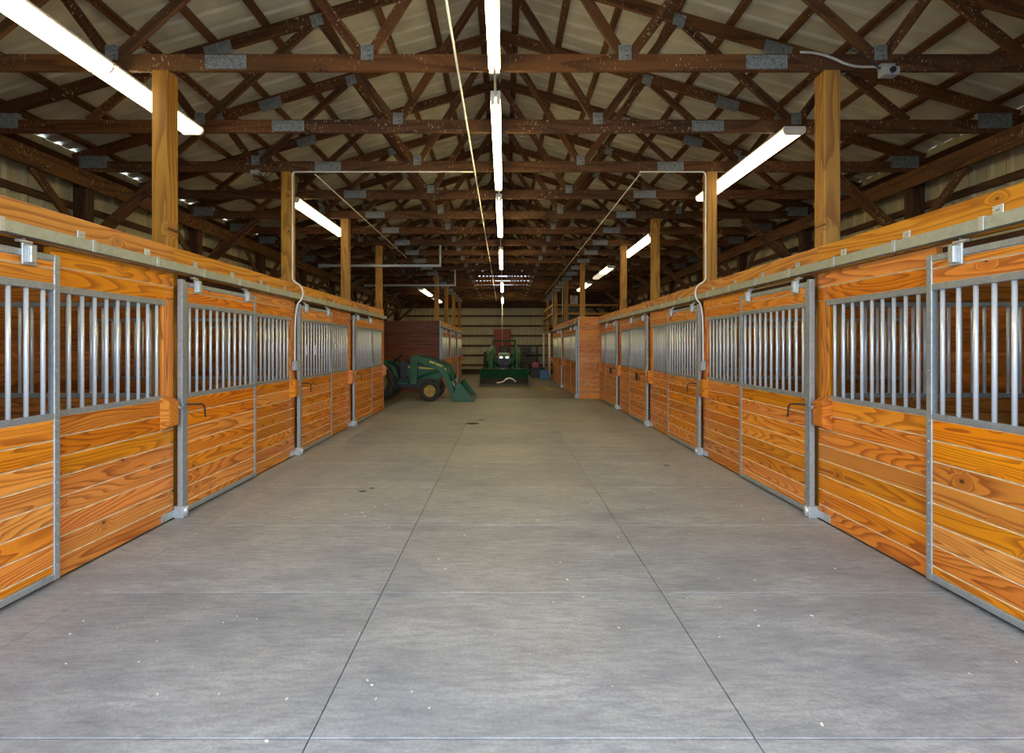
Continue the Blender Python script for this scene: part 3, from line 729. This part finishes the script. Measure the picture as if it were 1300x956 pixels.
# overhead door tracks on the left, above the tractor bay
for j, y in enumerate((11.49, 15.17)):
    t = thing('overhead_door_track', f'galvanized overhead door track hung from the trusses on the left, {("nearer", "farther")[j]} one', 'door track', (-1.54, y, 3.39), 'overhead door tracks')
    box('rail', t, -4.4, -1.50 - .02 * j, y - .02, y + .02, 3.39, 3.45, GALV, .003)
    box('hanger', t, -1.54 - .02 * j, -1.50 - .02 * j, y - .02, y + .06, 3.45, CH0 + .002, GALV, .003)

# ------------------------------------------------------------------ loft rail and boxes on the right
t = thing('loft_railing', 'yellow-lit timber loft railing above the far right stalls', 'railing', (2.2, 21.6, 2.9))
for z in (2.92, 3.30):
    box('rail', t, 2.16, 5.5, 21.58, 21.62, z, z + .10, POSTW, .004)
    box('rail', t, 2.14, 2.18, 21.62, 26.8, z, z + .10, POSTW, .004)
for y in (24.2, 26.7): box('baluster', t, 2.18, 2.25, y, y + .07, 2.4, 3.45, POSTW, .004)
t = thing('loft_floor', 'plank loft floor behind the railing on the far right', 'loft', (3.9, 24.2, 2.40))
for k in range(12): box('plank', t, 2.25, 5.6, 21.8 + k * .42, 21.8 + k * .42 + .412, 2.40, 2.44, DARKW, .003)
o = thing('carton', 'pale carton on the loft behind the railing', 'box', (3.15, 22.0, 2.44))
for dx, dz, hh, mm in ((0, 0, .95, DARKGREY),): box('body', o, 2.95, 3.4, 21.8, 22.2, 2.442, 3.42, DARKGREY, .01)
box('pack', o, 3.02, 3.33, 21.8, 22.1, 3.421, 3.80, plain('pale_print', (.55, .48, .50), .6, 0, .4, 9), .01)

for j, (y, zt) in enumerate(((23.0, 2.1), (26.4, 2.15))):
    t = thing('white_pipe', f'white plastic pipe standing by the far right stalls, {("nearer", "farther")[j]} one', 'pipe', (2.17, y, 0), 'white standing pipes')
    rod('pipe', t, (2.17, y, .0), (2.17, y, zt), .062, WHITE, 14); rod('collar', t, (2.17, y, zt), (2.17, y, zt + .07), .074, WHITE, 14)
tag(rod('pull_cord', None, (-.09, 24.2, 1.55), (-.09, 24.2, 3.66), .012, WHITE, 6), 'thin white pull cord hanging from the farthest strip light', 'cord')
for j, (xx, y) in enumerate(((2.13, 17.62), (2.13, 21.32))):
    tag(rod('post_conduit', None, (xx, y, 2.38), (xx, y, CH0 - .02), .018, CONDUIT, 8), f'thin metal conduit on a post above the right back row, {("nearer", "farther")[j]} one', 'conduit', 'post conduits')

# ------------------------------------------------------------------ tractors
def wheel(t, x, y, r, wd, lugs, out):
    """y = centre of the tyre, out = +1/-1 direction of the outer face (local Y)"""
    base = W[t] @ Matrix.Translation((x, y, r)) @ Matrix.Rotation(PI / 2 * out, 4, 'Z')
    h = wd / 2; ri = r * .56
    ty = lathe('tyre', t, [(ri, -h * .75), (r * .72, -h), (r * .90, -h * .98), (r * .955, -h * .8), (r * .965, 0), (r * .955, h * .8), (r * .90, h * .98), (r * .72, h), (ri, h * .75)], TYRE, base, 36, False)
    v = []; f = []
    n = lugs
    for k in range(n):
        for sd in (-1, 1):
            a0 = 2 * PI * (k + (.5 if sd > 0 else 0)) / n
            def P(a, xx, rr): return (xx, rr * math.cos(a), rr * math.sin(a))
            da = .34 * 2 * PI / n; sk = .8 * 2 * PI / n
            b0 = len(v)
            for rr in (r * .94, r):
                v += [P(a0, 0 + sd * .01 * wd, rr), P(a0 + da, 0 + sd * .01 * wd, rr), P(a0 + da + sk, sd * h * .97, rr * .985), P(a0 + sk, sd * h * .97, rr * .985)]
            for q_ in ((0, 1, 2, 3), (7, 6, 5, 4), (0, 4, 5, 1), (1, 5, 6, 2), (2, 6, 7, 3), (3, 7, 4, 0)): f.append(tuple(b0 + z_ for z_ in q_))
    link('tread_lugs', mesh('tread_lugs', v, f, TYRE), base, ty)
    rim = lathe('rim', t, [(r * .585, h * .72), (r * .55, h * .80), (r * .52, h * .62), (r * .46, h * .2), (r * .20, h * .28), (r * .17, h * .55), (0, h * .6)], DIRTY_Y, base, 28, False)
    lathe('rim_back', rim, [(0, -h * .1), (r * .5, -h * .1), (r * .57, -h * .7)], DIRTY_Y, base, 24, False)
    for k in range(8):
        a = 2 * PI * k / 8
        rod('bolt', rim, base @ Vector((h * .2, r * .34 * math.cos(a), r * .34 * math.sin(a))), base @ Vector((h * .42, r * .34 * math.cos(a), r * .34 * math.sin(a))), r * .035, BLACK, 6)
def tractor(loc, rz, label, k=1.0, track=.52, rear_track=.56, bw=.75):
    """local +X forward, origin on the ground under the front axle"""
    t = thing('tractor', label, 'tractor', loc, 'green tractors with front loaders', rz)
    B = W[t]
    def G(x, y, z): return B @ Vector((x * k, y * k, z * k))
    def lb(name, par, x0, x1, y0, y1, z0, z1, mat, bev=.01):
        return prism(name, par, [(x0 * k, z0 * k), (x1 * k, z0 * k), (x1 * k, z1 * k), (x0 * k, z1 * k)], 'y', y0 * k, y1 * k, mat, W[par].inverted() @ B, bev * k)
    def lp(name, par, poly, y0, y1, mat, bev=.008):
        return prism(name, par, [(a * k, b * k) for a, b in poly], 'y', y0 * k, y1 * k, mat, W[par].inverted() @ B, bev * k)
    for sy in (-1, 1):
        wheel(t, 0, sy * track * k, .285 * k, .20 * k, 14, sy)
        wheel(t, -1.45 * k, sy * rear_track * k, .53 * k, .30 * k, 16, sy)
    rod('front_axle', t, G(0, -track + .08, .28), G(0, track - .08, .28), .05 * k, GREEN, 10)
    rod('rear_axle', t, G(-1.45, -rear_track + .1, .53), G(-1.45, rear_track - .1, .53), .09 * k, GREEN, 12)
    lb('chassis', t, -1.65, .22, -.14, .14, .33, .62, BLACK, .03)
    hood = lp('hood', t, [(-.70, .62), (.28, .58), (.34, .66), (.34, .86), (.24, .955), (-.70, 1.03)], -.21, .21, GREEN, .035)
    lb('grille', hood, .335, .350, -.15, .15, .60, .86, BLACK, .004)
    for yy in (-.10, .10): lb('headlight', hood, .340, .362, yy - .05, yy + .05, .845, .895, HEADL, .008)
    for sy in (-1, 1):
        lp('stripe', hood, [(-.66, .90), (-.05, .865), (.22, .86), (-.05, .90), (-.66, .945)], sy * .2105 - .002, sy * .2105 + .002, YELLOW, 0)
        lp('fender', t, [(-2.02, .72), (-1.88, .98), (-1.65, 1.10), (-1.25, 1.10), (-1.02, .98), (-.88, .66), (-.93, .64), (-1.07, .93), (-1.27, 1.045), (-1.63, 1.045), (-1.84, .94), (-1.97, .70)], sy * rear_track - .15 * (1 if sy > 0 else .15), sy * rear_track + .15 * (.15 if sy > 0 else 1), GREEN, .006)
        lb('footrest', t, -.98, -.62, sy * .15 + (0 if sy > 0 else -.24), sy * .15 + (.24 if sy > 0 else 0), .46, .50, GREEN, .006)
    lb('dash', t, -.92, -.70, -.17, .17, .62, 1.08, BLACK, .03)
    rod('steering_column', t, G(-.85, 0, 1.02), G(-1.0, 0, 1.16), .02 * k, BLACK, 8)
    ring = [G(-1.0 + .16 * math.cos(a) * .75, .17 * math.sin(a), 1.17 + .16 * math.cos(a) * .65) for a in [2 * PI * j / 16 for j in range(17)]]
    tube('steering_wheel', t, ring, .014 * k, BLACK, 7, 0)
    lb('seat', t, -1.62, -1.24, -.22, .22, .84, .93, BLACK, .03)
    lp('seat_back', t, [(-1.66, .90), (-1.56, .90), (-1.66, 1.27), (-1.74, 1.27)], -.21, .21, BLACK, .025)
    lb('seat_box', t, -1.6, -1.25, -.3, .3, .60, .84, GREEN, .02)
    # loader
    for sy in (-1, 1):
        y0, y1 = (sy * .34 - .045, sy * .34 + .045)
        lp('loader_tower', t, [(-.58, .45), (-.40, .45), (-.36, 1.0), (-.43, 1.24), (-.58, 1.24)], y0, y1, GREEN, .008)
        arm = lp('loader_arm', t, [(-.58, 1.20), (-.40, 1.27), (.10, 1.12), (.42, .98), (.50, .86), (.66, .22), (.56, .14), (.36, .68), (.24, .82), (-.10, .98), (-.50, 1.12)], y0 - sy * .0 + sy * .095, y1 + sy * .075, GREEN, .008)
        for xa, za, xb_, zb in ((-.02, 1.10, .12, 1.055), (.15, 1.04, .33, .965), (.40, .92, .46, .86)):
            yo = (y1 + .0765 if sy > 0 else y0 - .0765); 
            lp('decal', arm, [(xa, za - .035), (xb_, zb - .035), (xb_, zb + .01), (xa, za + .01)], sy * .4805 - .002, sy * .4805 + .002, YELLOW, 0)
        rod('lift_cylinder', t, G(-.44, sy * .34, .62), G(.25, sy * .40, .84), .032 * k, GREEN, 10)
        rod('tilt_cylinder', t, G(.44, sy * .50, 1.0), G(.60, sy * .50, .55), .034 * k, GREEN, 10)
        rod('cylinder_rod', t, G(.60, sy * .50, .55), G(.70, sy * .50, .36), .018 * k, CASTM, 8)
        tube('hydraulic_hose', t, [G(-.40, sy * .42, 1.24), G(-.05, sy * .40, 1.20), G(.3, sy * .42, 1.06), G(.46, sy * .46, .98)], .012 * k, BLACK, 6, 2)
    bk = lp('bucket', t, [(.60, .06), (.68, .015), (1.20, .010), (1.20, .03), (.70, .045), (.65, .09), (.80, .47), (.86, .50), (.845, .525), (.775, .50)], -bw, bw, GREEN, .004)
    for sy in (-1, 1):
        lp('bucket_side', bk, [(.62, .06), (.68, .02), (1.20, .012), (1.19, .07), (.86, .505), (.79, .49)], sy * bw - .01 + sy * .01, sy * bw + .01 + sy * .01, GREEN, .002)
    lb('cutting_edge', bk, 1.10, 1.23, -bw - .01, bw + .01, .006, .030, BUCKET, .002)
    lp('wear_lining', bk, [(.70, .047), (1.15, .034), (1.15, .040), (.705, .055), (.664, .095), (.706, .20), (.698, .203), (.656, .095)], -bw + .01, bw - .01, BUCKET, 0)
    rod('exhaust', t, G(-.1, .26, .5), G(.15, .26, .42), .05 * k, BUCKET, 10)
    return t, lb, lp, G
t1, *_ = tractor((-2.04, 13.85, 0), 0.0, 'green tractor with front loader parked sideways behind the left front stalls')
t2, lb2, lp2, G2 = tractor((0.0, 19.95, 0), -PI / 2, 'green tractor with front loader facing the camera at the end of the aisle', 1.22, .56, .60, .755)
for sy in (-1, 1):
    rod('roll_bar_post', t2, G2(-1.75, sy * .42, .7), G2(-1.75, sy * .42, 1.45), .035, GREEN, 8)
rod('roll_bar', t2, G2(-1.75, -.42, 1.45), G2(-1.75, .42, 1.45), .035, GREEN, 8)
# load in the bucket
tag(tube('bent_pipe', None, [(-.28, 18.62, .10), (-.05, 18.66, .13), (.12, 18.70, .28), (.30, 18.68, .27), (.45, 18.64, .14)], .028, WHITE, 8, 2), 'pale bent pipe lying in the bucket of the tractor facing the camera', 'pipe')

# ------------------------------------------------------------------ clutter by the right back row
o = thing('blue_tub', 'blue plastic tub on the floor beside the far right stalls', 'tub', (1.83, 22.4, 0))
prism('body', o, [(-.17, 0), (.17, 0), (.20, .40), (-.20, .40)], 'y', -.17, .17, BLUE, None, .02)
prism('rim', o, [(-.215, .385), (.215, .385), (.215, .42), (-.215, .42)], 'y', -.19, .19, BLUE, None, .008)
o = thing('tool_chest', 'low dark chest by the back wall right of the tractor', 'chest', (1.62, 23.6, 0))
prism('body', o, [(-.35, 0), (.35, 0), (.35, .42), (-.35, .42)], 'y', -.25, .25, DARKGREY, None, .015)
prism('lid', o, [(-.36, .422), (.36, .422), (.36, .48), (-.36, .48)], 'y', -.26, .26, BLACK, None, .015)
o = thing('fuel_can', 'red plastic fuel can on the low dark chest', 'fuel can', (1.52, 23.6, .482))
prism('body', o, [(-.16, 0), (.16, 0), (.16, .20), (.06, .27), (-.16, .24)], 'y', -.09, .09, REDP, None, .02)
tube('handle', o, [(1.42, 23.6, .70), (1.42, 23.6, .80), (1.54, 23.6, .81), (1.58, 23.6, .74)], .014, REDP, 7, 2)
rod('spout', o, (1.62, 23.6, .70), (1.72, 23.6, .80), .018, BLACK, 8)
o = thing('storage_shelf', 'dark loaded shelf unit against the back wall right of the tractor', 'shelf', (1.35, 26.5, 0))
for dx in (-.45, .45):
    for dy in (-.2, .2): box('upright', o, 1.35 + dx - .02, 1.35 + dx + .02, 26.5 + dy - .02, 26.5 + dy + .02, 0, 1.55, BLACK, .002)
for z in (.15, .65, 1.15, 1.53): box('shelf_board', o, .88, 1.82, 26.28, 26.72, z, z + .025, DARKGREY, .002)
for xx, z, ww, hh in ((1.1, .176, .5, .4), (1.55, .176, .35, .3), (1.05, .676, .3, .38), (1.5, .676, .5, .3), (1.2, 1.176, .45, .28)):
    c_ = tag(box('storage_box', None, xx - ww / 2, xx + ww / 2, 26.32, 26.66, z, z + hh, DARKGREY, .006), f'dark storage box on the {("lowest", "middle", "upper")[int(z / .5)]} shelf by the back wall, {"left" if xx < 1.3 else "right"} one', 'box', 'boxes on the dark shelf')
o = thing('red_cabinet', 'tall faded red cabinet against the back wall behind the tractor', 'cabinet', (-.10, 26.6, 0))
prism('body', o, [(-.45, .05), (.45, .05), (.45, 2.45), (-.45, 2.45)], 'y', -.22, .3, DULLRED, None, .012)
for s_ in (-1, 1):
    dr = prism('door', o, [(s_ * .225 - .215, .10), (s_ * .225 + .215, .10), (s_ * .225 + .215, 2.40), (s_ * .225 - .215, 2.40)], 'y', -.24, -.221, DULLRED, None, .006)
    rod('handle', dr, (-.10 + s_ * .04, 26.345, 1.2), (-.10 + s_ * .04, 26.345, 1.4), .012, CASTM, 6)
prism('plinth', o, [(-.43, 0), (.43, 0), (.43, .05), (-.43, .05)], 'y', -.2, .28, BLACK)
# straw
v = []; f = []; rr = random.Random(3)
for k in range(420):
    r_ = abs(rr.gauss(0, 1)); a = rr.uniform(0, 2 * PI); px = .22 * r_ * math.cos(a); py = .28 * r_ * math.sin(a)
    z = max(.004, .10 * math.exp(-r_ * r_) * rr.random()); th = rr.uniform(0, PI); L_ = rr.uniform(.05, .14)
    dx, dy = math.cos(th) * L_ / 2, math.sin(th) * L_ / 2; wx, wy = -math.sin(th) * .004, math.cos(th) * .004; dz = rr.uniform(-.02, .02) if z > .03 else 0
    b0 = len(v)
    v += [(px - dx - wx, py - dy - wy, z - dz), (px + dx - wx, py + dy - wy, z + dz), (px + dx + wx, py + dy + wy, z + dz), (px - dx + wx, py - dy + wy, z - dz), (px - dx, py - dy, z - dz + .006), (px + dx, py + dy, z + dz + .006)]
    f += [(b0, b0 + 1, b0 + 5, b0 + 4), (b0 + 3, b0 + 4, b0 + 5, b0 + 2), (b0, b0 + 3, b0 + 2, b0 + 1)]
o = tag(link('straw', mesh('straw', v, f, STRAW), Matrix.Translation((1.42, 17.0, -.008))), 'small heap of loose straw by the right back row stalls', 'straw'); o['kind'] = 'stuff'
# chips and dirt scattered on the mats
v = []; f = []
for k in range(150):
    px = rr.uniform(-2.75, 2.6); py = 1.6 + 8.0 * rr.random() ** 1.6; a = rr.uniform(0, PI); L_ = rr.uniform(.002, .008); w_ = L_ * rr.uniform(.25, .6)
    c_, s_ = math.cos(a), math.sin(a); b0 = len(v)
    for zz in (0.0002, .003):
        for ux, uy in ((-L_, -w_), (L_, -w_), (L_ * .8, w_), (-L_, w_ * .7)): v.append((px + ux * c_ - uy * s_, py + ux * s_ + uy * c_, zz))
    f += [tuple(b0 + i_ for i_ in q_) for q_ in ((3, 2, 1, 0), (4, 5, 6, 7), (0, 1, 5, 4), (1, 2, 6, 5), (2, 3, 7, 6), (3, 0, 4, 7))]
o = tag(link('wood_chips', mesh('wood_chips', v, f, CHIP), Matrix.Translation((0, 0, 0))), 'tiny pale wood chips scattered over the grey floor mats', 'wood chips'); o['kind'] = 'stuff'
for j, (px, py, r_) in enumerate(((600, 538, .10), (611, 533, .05), (460, 624, .03), (472, 620, .025), (846, 591, .03))):
    d = 921.0 / (py - 440.0); xx = (px - 640) / F * d
    v = []; f = []; n = 11
    for a_ in range(n):
        a = 2 * PI * a_ / n; q_ = r_ * rr.uniform(.6, 1.2); v.append((q_ * math.cos(a) * 1.5, q_ * math.sin(a) * .8, 0))
    for a_ in range(n): v.append((v[a_][0] * .6, v[a_][1] * .6, r_ * .16))
    v.append((0, 0, r_ * .22))
    for a_ in range(n):
        b_ = (a_ + 1) % n; f += [(a_, b_, n + b_, n + a_), (n + a_, n + b_, 2 * n)]
    WHERE = ['largest dark clod on the aisle floor toward the tractors', 'small dark clod just beyond the largest one', 'dark crumb on the floor left of the aisle centre', 'dark crumb just behind another left of the aisle centre', 'lone dark crumb on the right of the floor'][j]
    tag(link('dirt_clod', mesh('dirt_clod', v, f, plain('clod', (.05, .04, .03), .9, 0, .3, 30), smooth=True), Matrix.Translation((xx, d, 0.0003))), WHERE, 'dirt', 'dirt clods on the floor')
